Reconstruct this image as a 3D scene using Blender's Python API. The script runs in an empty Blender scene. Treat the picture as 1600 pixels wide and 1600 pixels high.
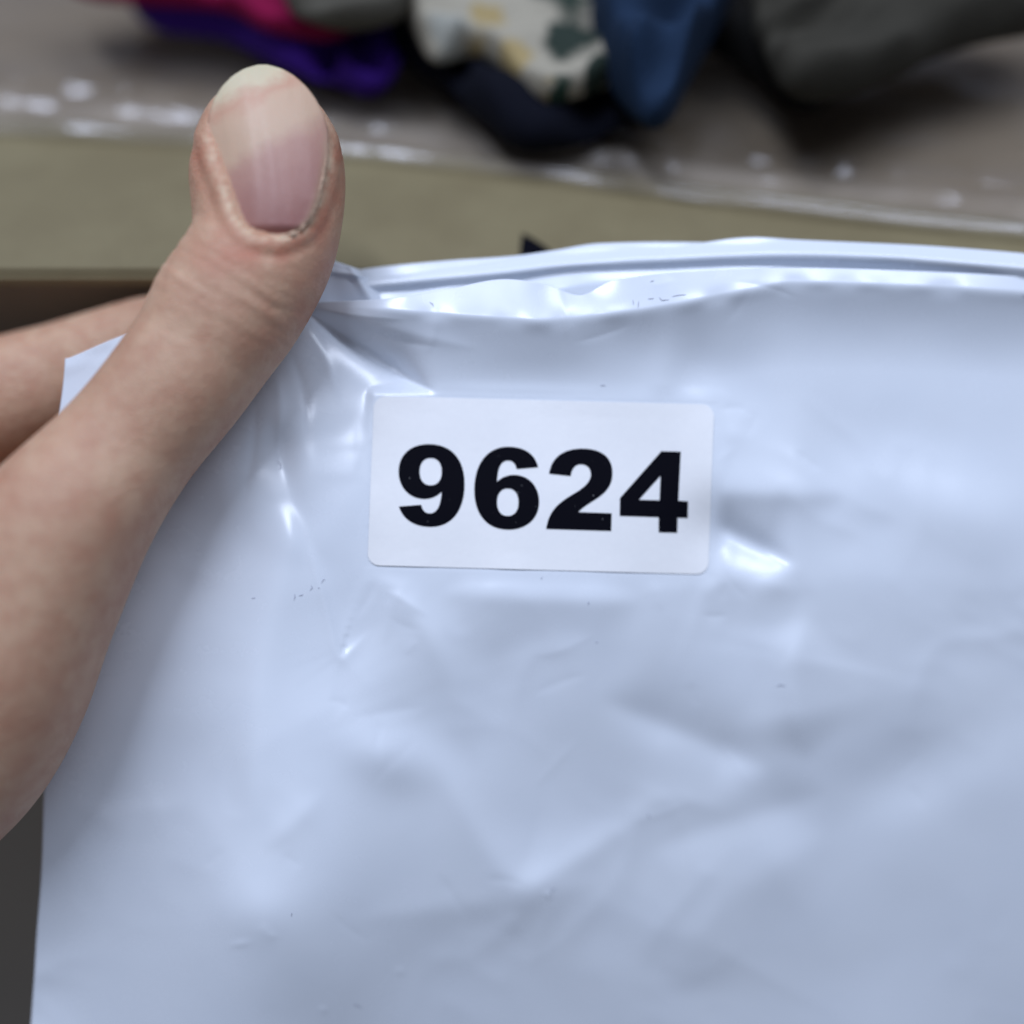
import bpy, bmesh, math, random
import numpy as np
from mathutils import Vector, Matrix, geometry

random.seed(7)
rng = np.random.default_rng(11)
scene = bpy.context.scene
C = scene.collection

# ------------------------------------------------------------------ camera
PITCH = math.radians(50.0)
HFOV = math.radians(25.0)
D0 = 0.162                                   # lens to parcel bag
TH = math.tan(HFOV)
DIR = Vector((0, math.cos(PITCH), -math.sin(PITCH)))
UP = Vector((0, math.sin(PITCH), math.cos(PITCH)))
RIGHT = Vector((1, 0, 0))
TABLE_Z = 0.75
CAMZ = TABLE_Z + 0.115
CAM = Vector((0, 0, CAMZ))
PX = 2 * D0 * TH / 1600.0                    # metres per photo pixel on the bag

cam_data = bpy.data.cameras.new("camera")
cam_data.sensor_width = 36
cam_data.lens = 18 / TH
cam_data.clip_start = 0.005
cam_data.clip_end = 50
cam_data.dof.use_dof = True
cam_data.dof.focus_distance = 0.156
cam_data.dof.aperture_fstop = 3.5
cam = bpy.data.objects.new("camera", cam_data)
C.objects.link(cam)
cam.location = CAM
cam.rotation_euler = (math.pi / 2 - PITCH, 0, 0)
scene.camera = cam

# ------------------------------------------------------------------ room light
world = bpy.data.worlds.new("World")
scene.world = world
world.use_nodes = True
bg = world.node_tree.nodes["Background"]
bg.inputs[0].default_value = (0.72, 0.80, 1.0, 1)
bg.inputs[1].default_value = 0.18

def lamp(name, loc, target, sx, sy, power, color, spin=0.0):
    l = bpy.data.lights.new(name, 'AREA')
    l.shape = 'RECTANGLE'
    l.size, l.size_y = sx, sy
    l.energy = power
    l.color = color
    o = bpy.data.objects.new(name, l)
    C.objects.link(o)
    o.location = loc
    q = (Vector(target) - Vector(loc)).to_track_quat('-Z', 'Y')
    o.rotation_euler = (q.to_matrix() @ Matrix.Rotation(spin, 3, 'Z')).to_euler()
    return o

BAGC = CAM + DIR * D0
COOL = (0.733, 0.814, 1.0)
lamp("ceiling_lamp", BAGC + Vector((-0.40, 0.07, 1.34)), BAGC, 1.00, 0.16, 14.5, COOL, math.radians(40))
lamp("ceiling_lamp", BAGC + Vector((0.42, 0.16, 1.30)), BAGC, 1.00, 0.16, 9.0, COOL, math.radians(40))

scene.view_settings.view_transform = 'Standard'
scene.view_settings.look = 'None'
scene.view_settings.gamma = 1
scene.view_settings.exposure = 0.06
scene.cycles.use_denoising = True
scene.cycles.max_bounces = 10
scene.cycles.transparent_max_bounces = 12

# ------------------------------------------------------------------ helpers
def P(x, y, w=0.0):
    """point seen at photo pixel (x, y), w millimetres in front of the bag plane"""
    d = D0 - w / 1000.0
    return CAM + (DIR + RIGHT * ((x - 800) / 800 * TH) + UP * ((800 - y) / 800 * TH)) * d

def PN(x, y, w):
    d = (D0 - w / 1000.0)[..., None]
    r = np.array(DIR)[None, :] + np.outer((x - 800) / 800 * TH, np.array(RIGHT)) + np.outer((800 - y) / 800 * TH, np.array(UP))
    return np.array(CAM)[None, :] + r * d

def on_plane(x, y, z):
    """point of the horizontal plane z under the sight line of a photo pixel"""
    r = DIR + RIGHT * ((x - 800) / 800 * TH) + UP * ((800 - y) / 800 * TH)
    return CAM + r * ((z - CAM.z) / r.z)

def sstep(e0, e1, x):
    t = np.clip((x - e0) / (e1 - e0), 0, 1)
    return t * t * (3 - 2 * t)

def curve(pts):
    """smooth monotone-ish interpolation through (x, y) points"""
    xs = np.array([p[0] for p in pts], float)
    ys = np.array([p[1] for p in pts], float)
    h = np.diff(xs)
    dl = np.diff(ys) / h
    m = np.zeros_like(ys)
    m[0], m[-1] = dl[0], dl[-1]
    for i in range(1, len(xs) - 1):
        m[i] = 0 if dl[i - 1] * dl[i] <= 0 else 2 * dl[i - 1] * dl[i] / (dl[i - 1] + dl[i])
    def f(x):
        x = np.clip(np.asarray(x, float), xs[0], xs[-1])
        i = np.clip(np.searchsorted(xs, x) - 1, 0, len(xs) - 2)
        t = (x - xs[i]) / h[i]
        return ((2*t**3 - 3*t**2 + 1) * ys[i] + (t**3 - 2*t**2 + t) * h[i] * m[i]
                + (-2*t**3 + 3*t**2) * ys[i+1] + (t**3 - t**2) * h[i] * m[i+1])
    return f

def vnoise(x, y, seed):
    """smooth value noise on unit lattice, range -1..1"""
    r = np.random.default_rng(seed).uniform(-1, 1, (64, 64))
    xi, yi = np.floor(x).astype(int), np.floor(y).astype(int)
    fx, fy = x - xi, y - yi
    fx = fx*fx*fx*(fx*(fx*6-15)+10); fy = fy*fy*fy*(fy*(fy*6-15)+10)
    g = lambda a, b: r[a % 64, b % 64]
    return (g(xi, yi)*(1-fx)+g(xi+1, yi)*fx)*(1-fy) + (g(xi, yi+1)*(1-fx)+g(xi+1, yi+1)*fx)*fy

def link_mesh(name, verts, faces, mat, parent=None, smooth=True):
    me = bpy.data.meshes.new(name)
    me.from_pydata([tuple(v) for v in verts], [], faces)
    me.update()
    if smooth:
        me.shade_smooth()
    if mat is not None:
        me.materials.append(mat)
    o = bpy.data.objects.new(name, me)
    C.objects.link(o)
    if parent is not None:
        o.parent = parent
        o.matrix_parent_inverse = parent.matrix_world.inverted()
    return o

def link_grid(name, V, nr, nc, mat, parent=None, flip=False):
    """V: (nr*nc, 3) vertices in rows"""
    idx = np.arange(nr * nc).reshape(nr, nc)
    a, b, c, d = idx[:-1, :-1].ravel(), idx[:-1, 1:].ravel(), idx[1:, 1:].ravel(), idx[1:, :-1].ravel()
    q = np.stack([a, d, c, b] if not flip else [a, b, c, d], 1)
    me = bpy.data.meshes.new(name)
    me.vertices.add(nr * nc)
    me.vertices.foreach_set("co", np.asarray(V, np.float32).ravel())
    me.loops.add(q.size)
    me.loops.foreach_set("vertex_index", q.astype(np.int32).ravel())
    me.polygons.add(len(q))
    me.polygons.foreach_set("loop_start", np.arange(0, q.size, 4, dtype=np.int32))
    me.polygons.foreach_set("loop_total", np.full(len(q), 4, np.int32))
    me.update(calc_edges=True)
    me.validate()
    me.shade_smooth()
    me.materials.append(mat)
    o = bpy.data.objects.new(name, me)
    C.objects.link(o)
    if parent is not None:
        o.parent = parent
        o.matrix_parent_inverse = parent.matrix_world.inverted()
    return o

def empty(name, loc):
    o = bpy.data.objects.new(name, None)
    o.empty_display_size = 0.01
    C.objects.link(o)
    o.location = loc
    o.matrix_world = Matrix.Translation(loc)
    return o

def tag(o, label, cat=None, group=None, kind=None):
    if label: o["label"] = label
    if cat: o["category"] = cat
    if group: o["group"] = group
    if kind: o["kind"] = kind
    return o

# ------------------------------------------------------------------ materials
class Mat:
    def __init__(self, name):
        self.m = bpy.data.materials.new(name)
        self.m.use_nodes = True
        self.t = self.m.node_tree
        self.b = self.t.nodes["Principled BSDF"]
    def n(self, typ, **kw):
        nd = self.t.nodes.new(typ)
        for k, v in kw.items():
            if k.startswith("i_"):
                nd.inputs[k[2:].replace("_", " ")].default_value = v
            else:
                setattr(nd, k, v)
        return nd
    def l(self, a, b):
        self.t.links.new(a, b)
    def noise(self, scale, detail=4, rough=0.55, vec=None, dist=0.0):
        nd = self.n("ShaderNodeTexNoise")
        nd.inputs["Scale"].default_value = scale
        nd.inputs["Detail"].default_value = detail
        nd.inputs["Roughness"].default_value = rough
        nd.inputs["Distortion"].default_value = dist
        self.l(vec if vec is not None else self.obj(), nd.inputs["Vector"])
        return nd.outputs["Fac"]
    def obj(self):
        if not hasattr(self, "_o"):
            self._o = self.n("ShaderNodeTexCoord").outputs["Object"]
        return self._o
    def ramp(self, fac, stops):
        nd = self.n("ShaderNodeValToRGB")
        el = nd.color_ramp.elements
        while len(el) < len(stops): el.new(0.5)
        for e, (p, c) in zip(el, stops):
            e.position = p
            e.color = (*c, 1)
        self.l(fac, nd.inputs["Fac"])
        return nd.outputs["Color"]
    def mix(self, fac, a, b, blend='MIX'):
        nd = self.n("ShaderNodeMix", data_type='RGBA', blend_type=blend)
        for s, v in ((nd.inputs["Factor"], fac), (nd.inputs["A"], a), (nd.inputs["B"], b)):
            pass
        ins = [nd.inputs[0], nd.inputs[6], nd.inputs[7]]
        for s, v in zip(ins, (fac, a, b)):
            if isinstance(v, bpy.types.NodeSocket): self.l(v, s)
            elif isinstance(v, tuple): s.default_value = (*v, 1) if len(v) == 3 else v
            else: s.default_value = v
        return nd.outputs[2]
    def bump(self, h, strength, dist, prev=None):
        nd = self.n("ShaderNodeBump")
        nd.inputs["Strength"].default_value = strength
        nd.inputs["Distance"].default_value = dist
        self.l(h, nd.inputs["Height"])
        if prev is not None: self.l(prev, nd.inputs["Normal"])
        return nd.outputs["Normal"]
    def attr(self, name):
        return self.n("ShaderNodeAttribute", attribute_name=name).outputs["Fac"]
    def set(self, **kw):
        for k, v in kw.items():
            s = self.b.inputs[k.replace("_", " ")]
            if isinstance(v, bpy.types.NodeSocket): self.l(v, s)
            elif isinstance(v, tuple): s.default_value = (*v, 1) if len(v) == 3 else v
            else: s.default_value = v
        return self

def mat_film():
    m = Mat("white_poly_film")
    n1 = m.noise(60, 3)
    col = m.mix(n1, (0.735, 0.79, 0.875), (0.785, 0.835, 0.905))
    b = m.bump(n1, 0.02, 0.002)
    r = m.ramp(m.noise(140, 4), [(0.3, (0.22,)*3), (0.7, (0.30,)*3)])
    m.set(Base_Color=col, Roughness=r, Normal=b, IOR=1.5)
    m.b.inputs["Specular IOR Level"].default_value = 0.75
    m.b.inputs["Subsurface Weight"].default_value = 0.0
    return m.m

def mat_paper():
    m = Mat("label_paper")
    n1 = m.noise(180, 5, 0.65)
    n2 = m.noise(900, 4, 0.7)
    col = m.mix(n1, (0.86, 0.87, 0.885), (0.93, 0.93, 0.935))
    col = m.mix(m.ramp(n2, [(0.35, (0.0,)*3), (0.75, (0.35,)*3)]), col, (0.84, 0.845, 0.86))
    b = m.bump(n2, 0.22, 0.00012)
    m.set(Base_Color=col, Roughness=0.48, Normal=b)
    return m.m

def mat_ink():
    m = Mat("black_print_ink")
    n1 = m.noise(420, 3, 0.6)
    n2 = m.noise(2300, 2, 0.5)
    speck = m.ramp(n2, [(0.745, (0,)*3), (0.775, (1,)*3)])
    fac = m.mix(1.0, speck, m.ramp(n1, [(0.45, (0,)*3), (0.6, (1,)*3)]), 'MULTIPLY')
    col = m.mix(fac, (0.0035, 0.0035, 0.007), (0.45, 0.45, 0.47))
    m.set(Base_Color=col, Roughness=0.6)
    m.b.inputs["Specular IOR Level"].default_value = 0.04
    return m.m

def mat_skin():
    m = Mat("thumb_skin")
    n1 = m.noise(95, 4, 0.6)
    n2 = m.noise(320, 4, 0.6)
    red = m.attr("redness")
    col = m.mix(m.ramp(n1, [(0.35, (0,)*3), (0.65, (1,)*3)]), (0.52, 0.305, 0.20), (0.60, 0.39, 0.26))
    col = m.mix(m.ramp(n2, [(0.4, (0,)*3), (0.7, (0.6,)*3)]), col, (0.46, 0.22, 0.14))
    col = m.mix(red, col, (0.50, 0.215, 0.135))
    col = m.mix(m.attr("dry"), col, (0.70, 0.53, 0.36))
    vor = m.n("ShaderNodeTexVoronoi", feature='DISTANCE_TO_EDGE')
    vor.inputs["Scale"].default_value = 1500
    m.l(m.obj(), vor.inputs["Vector"])
    v = m.ramp(vor.outputs["Distance"], [(0.0, (0,)*3), (0.25, (1,)*3)])
    b = m.bump(v, 0.35, 0.00016)
    b = m.bump(m.noise(700, 4, 0.65), 0.55, 0.00030, b)
    m.set(Base_Color=col, Roughness=0.50, Normal=b)
    m.b.inputs["Subsurface Weight"].default_value = 0.18
    m.b.inputs["Subsurface Radius"].default_value = (1.0, 0.35, 0.2)
    m.b.inputs["Subsurface Scale"].default_value = 0.0012
    m.b.inputs["Specular IOR Level"].default_value = 0.35
    return m.m

def mat_nail():
    m = Mat("thumb_nail")
    t = m.attr("nail_t")
    s = m.attr("nail_s")
    n1 = m.noise(170, 4, 0.6)
    add = m.n("ShaderNodeMath", operation='MULTIPLY_ADD')
    m.l(n1, add.inputs[0]); add.inputs[1].default_value = 0.26; 
    sub = m.n("ShaderNodeMath", operation='SUBTRACT'); m.l(t, sub.inputs[0]); sub.inputs[1].default_value = 0.13
    m.l(sub.outputs[0], add.inputs[2])
    # slanted boundary: the pale zone reaches lower on the left
    sl = m.n("ShaderNodeMath", operation='MULTIPLY_ADD')
    m.l(s, sl.inputs[0]); sl.inputs[1].default_value = -0.15; m.l(add.outputs[0], sl.inputs[2])
    col = m.ramp(sl.outputs[0], [
        (0.0, (0.30, 0.13, 0.115)), (0.12, (0.33, 0.155, 0.13)), (0.30, (0.39, 0.20, 0.165)), (0.46, (0.46, 0.26, 0.205)),
        (0.60, (0.58, 0.40, 0.28)), (0.76, (0.60, 0.41, 0.285)), (0.83, (0.58, 0.34, 0.235)), (0.885, (0.60, 0.42, 0.29)),
        (0.93, (0.64, 0.54, 0.37)), (1.0, (0.62, 0.55, 0.38))])
    edge = m.attr("nail_edge")
    col = m.mix(edge, col, (0.55, 0.40, 0.27))
    cmb = m.n("ShaderNodeCombineXYZ")
    m.l(s, cmb.inputs[0])
    mul = m.n("ShaderNodeMath", operation='MULTIPLY'); m.l(t, mul.inputs[0]); mul.inputs[1].default_value = 0.05
    m.l(mul.outputs[0], cmb.inputs[1])
    rid = m.noise(9, 3, 0.6, vec=cmb.outputs[0])
    b = m.bump(rid, 0.10, 0.00025)
    b = m.bump(m.noise(1100, 4, 0.7), 0.35, 0.00016, b)
    m.set(Base_Color=col, Roughness=0.42, Normal=b)
    m.b.inputs["Subsurface Weight"].default_value = 0.12
    m.b.inputs["Subsurface Radius"].default_value = (1.0, 0.4, 0.3)
    m.b.inputs["Subsurface Scale"].default_value = 0.0006
    m.b.inputs["Specular IOR Level"].default_value = 0.32
    return m.m

def mat_cuticle():
    m = Mat("dry_cuticle")
    n1 = m.noise(900, 4, 0.7)
    col = m.mix(n1, (0.52, 0.32, 0.21), (0.70, 0.52, 0.37))
    m.set(Base_Color=col, Roughness=0.6, Normal=m.bump(n1, 0.6, 0.0003))
    return m.m

def mat_cloth(name, c1, c2, weave=1800, rough=0.9):
    m = Mat(name)
    n = m.noise(70, 4)
    w = m.noise(weave, 2)
    col = m.mix(n, c1, c2)
    m.set(Base_Color=col, Roughness=rough, Normal=m.bump(w, 0.5, 0.0004))
    m.b.inputs["Specular IOR Level"].default_value = 0.15
    return m.m

def mat_floral():
    m = Mat("floral_print_cloth")
    col = (0.3300, 0.3000, 0.2325)
    nz = m.n("ShaderNodeTexNoise"); nz.inputs["Scale"].default_value = 130; nz.inputs["Detail"].default_value = 3
    m.l(m.obj(), nz.inputs["Vector"])
    warp = m.n("ShaderNodeVectorMath", operation='MULTIPLY_ADD')
    m.l(nz.outputs["Color"], warp.inputs[0]); warp.inputs[1].default_value = (0.010, 0.010, 0); m.l(m.obj(), warp.inputs[2])
    for (px, py, r, c) in ((800, 62, 0.0042, (0.33, 0.25, 0.11)), (765, 18, 0.0036, (0.33, 0.25, 0.11)), (842, 122, 0.0040, (0.33, 0.25, 0.11)),
                           (700, 30, 0.0030, (0.30, 0.30, 0.26)), (905, 40, 0.0062, (0.008, 0.020, 0.012)), (945, 85, 0.0030, (0.008, 0.02, 0.012)),
                           (880, 112, 0.0026, (0.008, 0.035, 0.02)), (880, -10, 0.0060, (0.01, 0.025, 0.015))):
        p = on_plane(px, py, TABLE_Z + 0.022)
        d = m.n("ShaderNodeVectorMath", operation='DISTANCE')
        fl = m.n("ShaderNodeVectorMath", operation='MULTIPLY'); m.l(warp.outputs[0], fl.inputs[0]); fl.inputs[1].default_value = (1, 1, 0)
        m.l(fl.outputs[0], d.inputs[0]); d.inputs[1].default_value = (p.x + 0.005, p.y + 0.005, 0)
        mr = m.n("ShaderNodeMapRange"); m.l(d.outputs["Value"], mr.inputs[0])
        mr.inputs[1].default_value = r * 1.15; mr.inputs[2].default_value = r * 0.85
        col = m.mix(mr.outputs[0], col, c)
    m.set(Base_Color=col, Roughness=0.85, Normal=m.bump(m.noise(1500, 2), 0.4, 0.0004))
    return m.m

def mat_table():
    m = Mat("table_cover")
    n = m.noise(16, 5, 0.6)
    col = m.mix(n, (0.165, 0.128, 0.085), (0.24, 0.19, 0.128))
    m.set(Base_Color=col, Roughness=0.45, Normal=m.bump(m.noise(300, 4), 0.2, 0.0005))
    return m.m

def mat_kraft():
    m = Mat("kraft_board")
    n = m.noise(30, 5, 0.6)
    f = m.noise(700, 4, 0.7)
    col = m.mix(m.ramp(n, [(0.35, (0,)*3), (0.65, (1,)*3)]), (0.1730, 0.1403, 0.0714), (0.2218, 0.1865, 0.0991))
    col = m.mix(m.ramp(f, [(0.4, (0,)*3), (0.8, (0.3,)*3)]), col, (0.1369, 0.1067, 0.0525))
    m.set(Base_Color=col, Roughness=0.6, Normal=m.bump(f, 0.2, 0.0003))
    return m.m

def mat_clear():
    m = Mat("clear_plastic_film")
    t = m.t
    out = t.nodes["Material Output"]
    tr = m.n("ShaderNodeBsdfTransparent"); tr.inputs[0].default_value = (0.93, 0.93, 0.94, 1)
    gl = m.n("ShaderNodeBsdfGlossy"); gl.inputs["Roughness"].default_value = 0.20
    gl.inputs["Color"].default_value = (0.95, 0.95, 1, 1)
    df = m.n("ShaderNodeBsdfDiffuse"); df.inputs[0].default_value = (0.58, 0.51, 0.43, 1)
    b = m.bump(m.noise(90, 2, 0.5), 0.3, 0.002)
    m.l(b, gl.inputs["Normal"])
    fr = m.n("ShaderNodeFresnel"); fr.inputs[0].default_value = 1.5
    m.l(b, fr.inputs["Normal"])
    mx = m.n("ShaderNodeMixShader"); m.l(fr.outputs[0], mx.inputs[0]); m.l(tr.outputs[0], mx.inputs[1]); m.l(gl.outputs[0], mx.inputs[2])
    mz = m.n("ShaderNodeMixShader")
    th = m.attr("milky")
    m.l(th, mz.inputs[0]); m.l(mx.outputs[0], mz.inputs[1]); m.l(df.outputs[0], mz.inputs[2])
    m.l(mz.outputs[0], out.inputs["Surface"])
    return m.m

M_FILM, M_PAPER, M_INK, M_SKIN, M_NAIL, M_CUT = mat_film(), mat_paper(), mat_ink(), mat_skin(), mat_nail(), mat_cuticle()
M_TABLE, M_KRAFT, M_CLEAR = mat_table(), mat_kraft(), mat_clear()

# ------------------------------------------------------------------ table
EDGE = on_plane(800, 428, TABLE_Z).y
def build_table():
    bm = bmesh.new()
    x0, x1, y0, y1, z0, z1 = -0.9, 0.9, EDGE, EDGE + 1.1, 0.0, TABLE_Z
    vs = [bm.verts.new(c) for c in ((x0, y0, z0), (x1, y0, z0), (x1, y1, z0), (x0, y1, z0), (x0, y0, z1), (x1, y0, z1), (x1, y1, z1), (x0, y1, z1))]
    for f in ((0, 1, 5, 4), (1, 2, 6, 5), (2, 3, 7, 6), (3, 0, 4, 7), (4, 5, 6, 7), (3, 2, 1, 0)):
        bm.faces.new([vs[i] for i in f])
    bmesh.ops.bevel(bm, geom=[e for e in bm.edges], offset=0.002, segments=3, affect='EDGES')
    me = bpy.data.meshes.new("table")
    bm.to_mesh(me); bm.free()
    me.materials.append(M_TABLE)
    o = bpy.data.objects.new("table", me)
    C.objects.link(o)
    tag(o, "grey-brown covered work table under the heap of clothes", kind="structure")
build_table()

# ------------------------------------------------------------------ the white mailer bag
XL = 95.0
f_rim = curve([(100, 560), (200, 520), (330, 492), (487, 473), (600, 467), (700, 451), (790, 436), (850, 443), (905, 461), (958, 438), (1060, 425), (1237, 418), (1450, 424), (1850, 450)])
f_cre = curve([(100, 570), (330, 500), (487, 479), (600, 482), (700, 489), (850, 498), (920, 491), (1000, 482), (1090, 466), (1160, 452), (1237, 440), (1450, 446), (1850, 470)])

def polydist(x, y, pts):
    best = np.full(x.shape, 1e9); side = np.zeros_like(best); tt = np.zeros_like(best)
    L = [math.dist(pts[i], pts[i+1]) for i in range(len(pts) - 1)]
    tot = sum(L); acc = 0
    for i in range(len(pts) - 1):
        (ax, ay), (bx_, by_) = pts[i], pts[i+1]
        dx, dy = bx_ - ax, by_ - ay
        t = np.clip(((x - ax) * dx + (y - ay) * dy) / (dx*dx + dy*dy), 0, 1)
        ex, ey = x - ax - t*dx, y - ay - t*dy
        d = np.hypot(ex, ey)
        s = np.sign(dx * ey - dy * ex)
        # at a bend the side is judged by the mean direction of both legs
        if i > 0:
            px_, py_ = ax - pts[i-1][0], ay - pts[i-1][1]
            mx, my = dx/L[i] + px_/L[i-1], dy/L[i] + py_/L[i-1]
            s = np.where(t <= 0, np.sign(mx * ey - my * ex), s)
        if i < len(pts) - 2:
            nx_, ny_ = pts[i+2][0] - bx_, pts[i+2][1] - by_
            mx, my = dx/L[i] + nx_/L[i+1], dy/L[i] + ny_/L[i+1]
            s = np.where(t >= 1, np.sign(mx * ey - my * ex), s)
        k = d < best
        best = np.where(k, d, best); side = np.where(k, s, side); tt = np.where(k, (acc + t * L[i]) / tot, tt)
        acc += L[i]
    return best, side, tt

def crease(x, y, pts, A, wl, wr, soft=3.0, t0=0.15, t1=0.25):
    """fold along a polyline: A mm, widths in px on its left / right side as seen in the photo, seen walking along it"""
    for _ in range(2 if len(pts) > 2 else 0):
        q = [pts[0]]
        for a, b in zip(pts[:-1], pts[1:]):
            q += [(a[0]*.75+b[0]*.25, a[1]*.75+b[1]*.25), (a[0]*.25+b[0]*.75, a[1]*.25+b[1]*.75)]
        pts = q + [pts[-1]]
    m = (np.abs(x - np.mean([p[0] for p in pts])) < 6*max(wl, wr) + np.ptp([p[0] for p in pts])) & (np.abs(y - np.mean([p[1] for p in pts])) < 6*max(wl, wr) + np.ptp([p[1] for p in pts]))
    out = np.zeros_like(x)
    if not m.any(): return out
    d, s, t = polydist(x[m], y[m], pts)
    w = np.where(s < 0, wl, wr)
    env = sstep(0, t0, t + 1e-6) * (1 - sstep(1 - t1, 1, t - 1e-6))
    w = w * (0.12 + 0.88 * env)
    out[m] = A * env * np.exp(-(np.sqrt(d*d + soft*soft) - soft) / w)
    return out

def blob(x, y, cx, cy, rx, ry, A, rot=0.0):
    c, s = math.cos(math.radians(rot)), math.sin(math.radians(rot))
    u = ((x-cx)*c + (y-cy)*s) / rx
    v = (-(x-cx)*s + (y-cy)*c) / ry
    return A * np.exp(-(u*u + v*v))

ST = np.array([(584.5, 618.5), (1116, 632), (1106.5, 897.5), (574, 883)])          # label corners in the photo
def st_map(a, b):
    """label coordinates (0..1, 0..1) to photo pixels"""
    a = np.asarray(a, float); b = np.asarray(b, float)
    p = (ST[0][None]*((1-a)*(1-b))[:, None] + ST[1][None]*(a*(1-b))[:, None] + ST[2][None]*(a*b)[:, None] + ST[3][None]*((1-a)*b)[:, None])
    return p[:, 0], p[:, 1]
def broad_w(x, y):
    """slow swells of the film"""
    w = np.zeros_like(x)
    w += -(7.0 + 14.0*sstep(330, 820, x)) * np.clip((y - 900) / 800.0, 0, None)**1.45            # bag's hanging curve, its shape also standing in for shade at lower right
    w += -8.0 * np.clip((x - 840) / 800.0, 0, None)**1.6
    w += blob(x, y, 460, 1400, 230, 320, 8.0)                          # full lower left of the bag
    w += crease(x, y, [(455, 474), (560, 543), (640, 590), (720, 640)], -1.1, 45, 110, 10, 0.3, 0.5)
    # folds pulling away from the label's right edge
    w += crease(x, y, [(1060, 764), (1150, 768), (1330, 770)], 1.7, 75, 34, 12, 0.2, 0.35)
    w += crease(x, y, [(1080, 806), (1150, 840), (1250, 886)], -2.3, 30, 28, 7, 0.10, 0.35)
    w += crease(x, y, [(1090, 880), (1150, 905), (1260, 925)], 0.7, 26, 60, 8, 0.2, 0.35)
    w += crease(x, y, [(1262, 960), (1232, 1060), (1262, 1190)], 1.6, 50, 50, 10, 0.35, 0.35)
    w += blob(x, y, 1150, 985, 60, 120, -1.2, -15)
    w += crease(x, y, [(930, 1090), (1060, 1140), (1210, 1205)], -1.6, 60, 40, 14, 0.4, 0.3)
    w += blob(x, y, 1110, 590, 110, 60, -1.1, 20)
    w += blob(x, y, 1042, 575, 26, 60, 0.5, 8)
    w += blob(x, y, 800, 600, 150, 40, -0.5)
    # peak under the label's lower left corner, with the dark flank right of it
    w += crease(x, y, [(560, 870), (630, 935), (700, 1040), (745, 1200)], 2.0, 60, 85, 9, 0.5, 0.5)
    w += crease(x, y, [(680, 925), (840, 938), (1010, 940)], 1.2, 30, 60, 10, 0.3, 0.3)
    # the V dimple
    w += crease(x, y, [(455, 790), (492, 900), (512, 975), (530, 1040), (566, 995), (640, 925)], -0.5, 70, 40, 10, 0.45, 0.40)
    w += crease(x, y, [(500, 560), (450, 625), (385, 700), (290, 820)], 0.9, 66, 62, 34, 0.4, 0.3)   # film pushed up beside the thumb
    # long swell down the left
    w += crease(x, y, [(470, 600), (480, 760), (425, 960), (402, 1080), (395, 1330)], 1.9, 66, 52, 20, 0.25, 0.35)
    w += crease(x, y, [(420, 640), (452, 745), (490, 880)], -1.4, 46, 30, 10, 0.3, 0.45)
    w += blob(x, y, 600, 1180, 80, 46, 1.5, 25)
    w += crease(x, y, [(640, 1130), (760, 1330), (812, 1402), (900, 1345), (1060, 1240)], 1.9, 55, 75, 12, 0.5, 0.5)
    w += crease(x, y, [(540, 1440), (700, 1418), (830, 1404), (960, 1371)], 0.6, 40, 60, 9, 0.4, 0.4)
    w += crease(x, y, [(1300, 1240), (1120, 1290), (1000, 1335)], -1.1, 55, 44, 16, 0.3, 0.45)
    w += crease(x, y, [(1300, 1300), (1110, 1420), (1050, 1560)], 1.2, 70, 70, 26, 0.3, 0.3)
    w += crease(x, y, [(405, 1330), (450, 1295), (510, 1235)], 0.4, 24, 20, 8, 0.4, 0.4)
    w += blob(x, y, 400, 1430, 60, 50, 0.8, 30)
    w += blob(x, y, 1500, 800, 120, 60, 1.0, 20) + blob(x, y, 1420, 1200, 150, 60, -1.0, -30)
    w += 0.16 * vnoise(x / 110.0, y / 120.0, 3) + 0.7 * vnoise(x / 230.0 + 5, y / 210.0, 4)
    # faint facets where the film was once crumpled
    wx, wy = x + 30*vnoise(x/150., y/150., 61), y + 30*vnoise(x/150.+9, y/150., 62)
    fm = np.clip(0.35 + 0.9*vnoise(x/260., y/260.+3, 63), 0.1, 1)
    w += fm * (-0.42*np.abs(vnoise(wx/120. + wy/300., wy/120., 64)) - 0.16*np.abs(vnoise(wx/52., wy/58. - wx/150., 65)))
    return w

def gblur(A, sig):
    r = int(sig * 3) + 1
    k = np.exp(-0.5 * (np.arange(-r, r + 1) / sig)**2); k /= k.sum()
    for ax in (0, 1):
        P_ = np.pad(A, [(r, r) if a == ax else (0, 0) for a in (0, 1)], mode='edge')
        A = sum(k[i] * (P_[i:i + A.shape[0], :] if ax == 0 else P_[:, i:i + A.shape[1]]) for i in range(2 * r + 1))
    return A

GX0, GY0, GS = -100.0, 300.0, 4.0
gx, gy = np.arange(GX0, 1900, GS), np.arange(GY0, 1900, GS)
GXX, GYY = np.meshgrid(gx, gy)
GB = gblur(broad_w(GXX.ravel(), GYY.ravel()).reshape(GXX.shape), 1.5)
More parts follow.
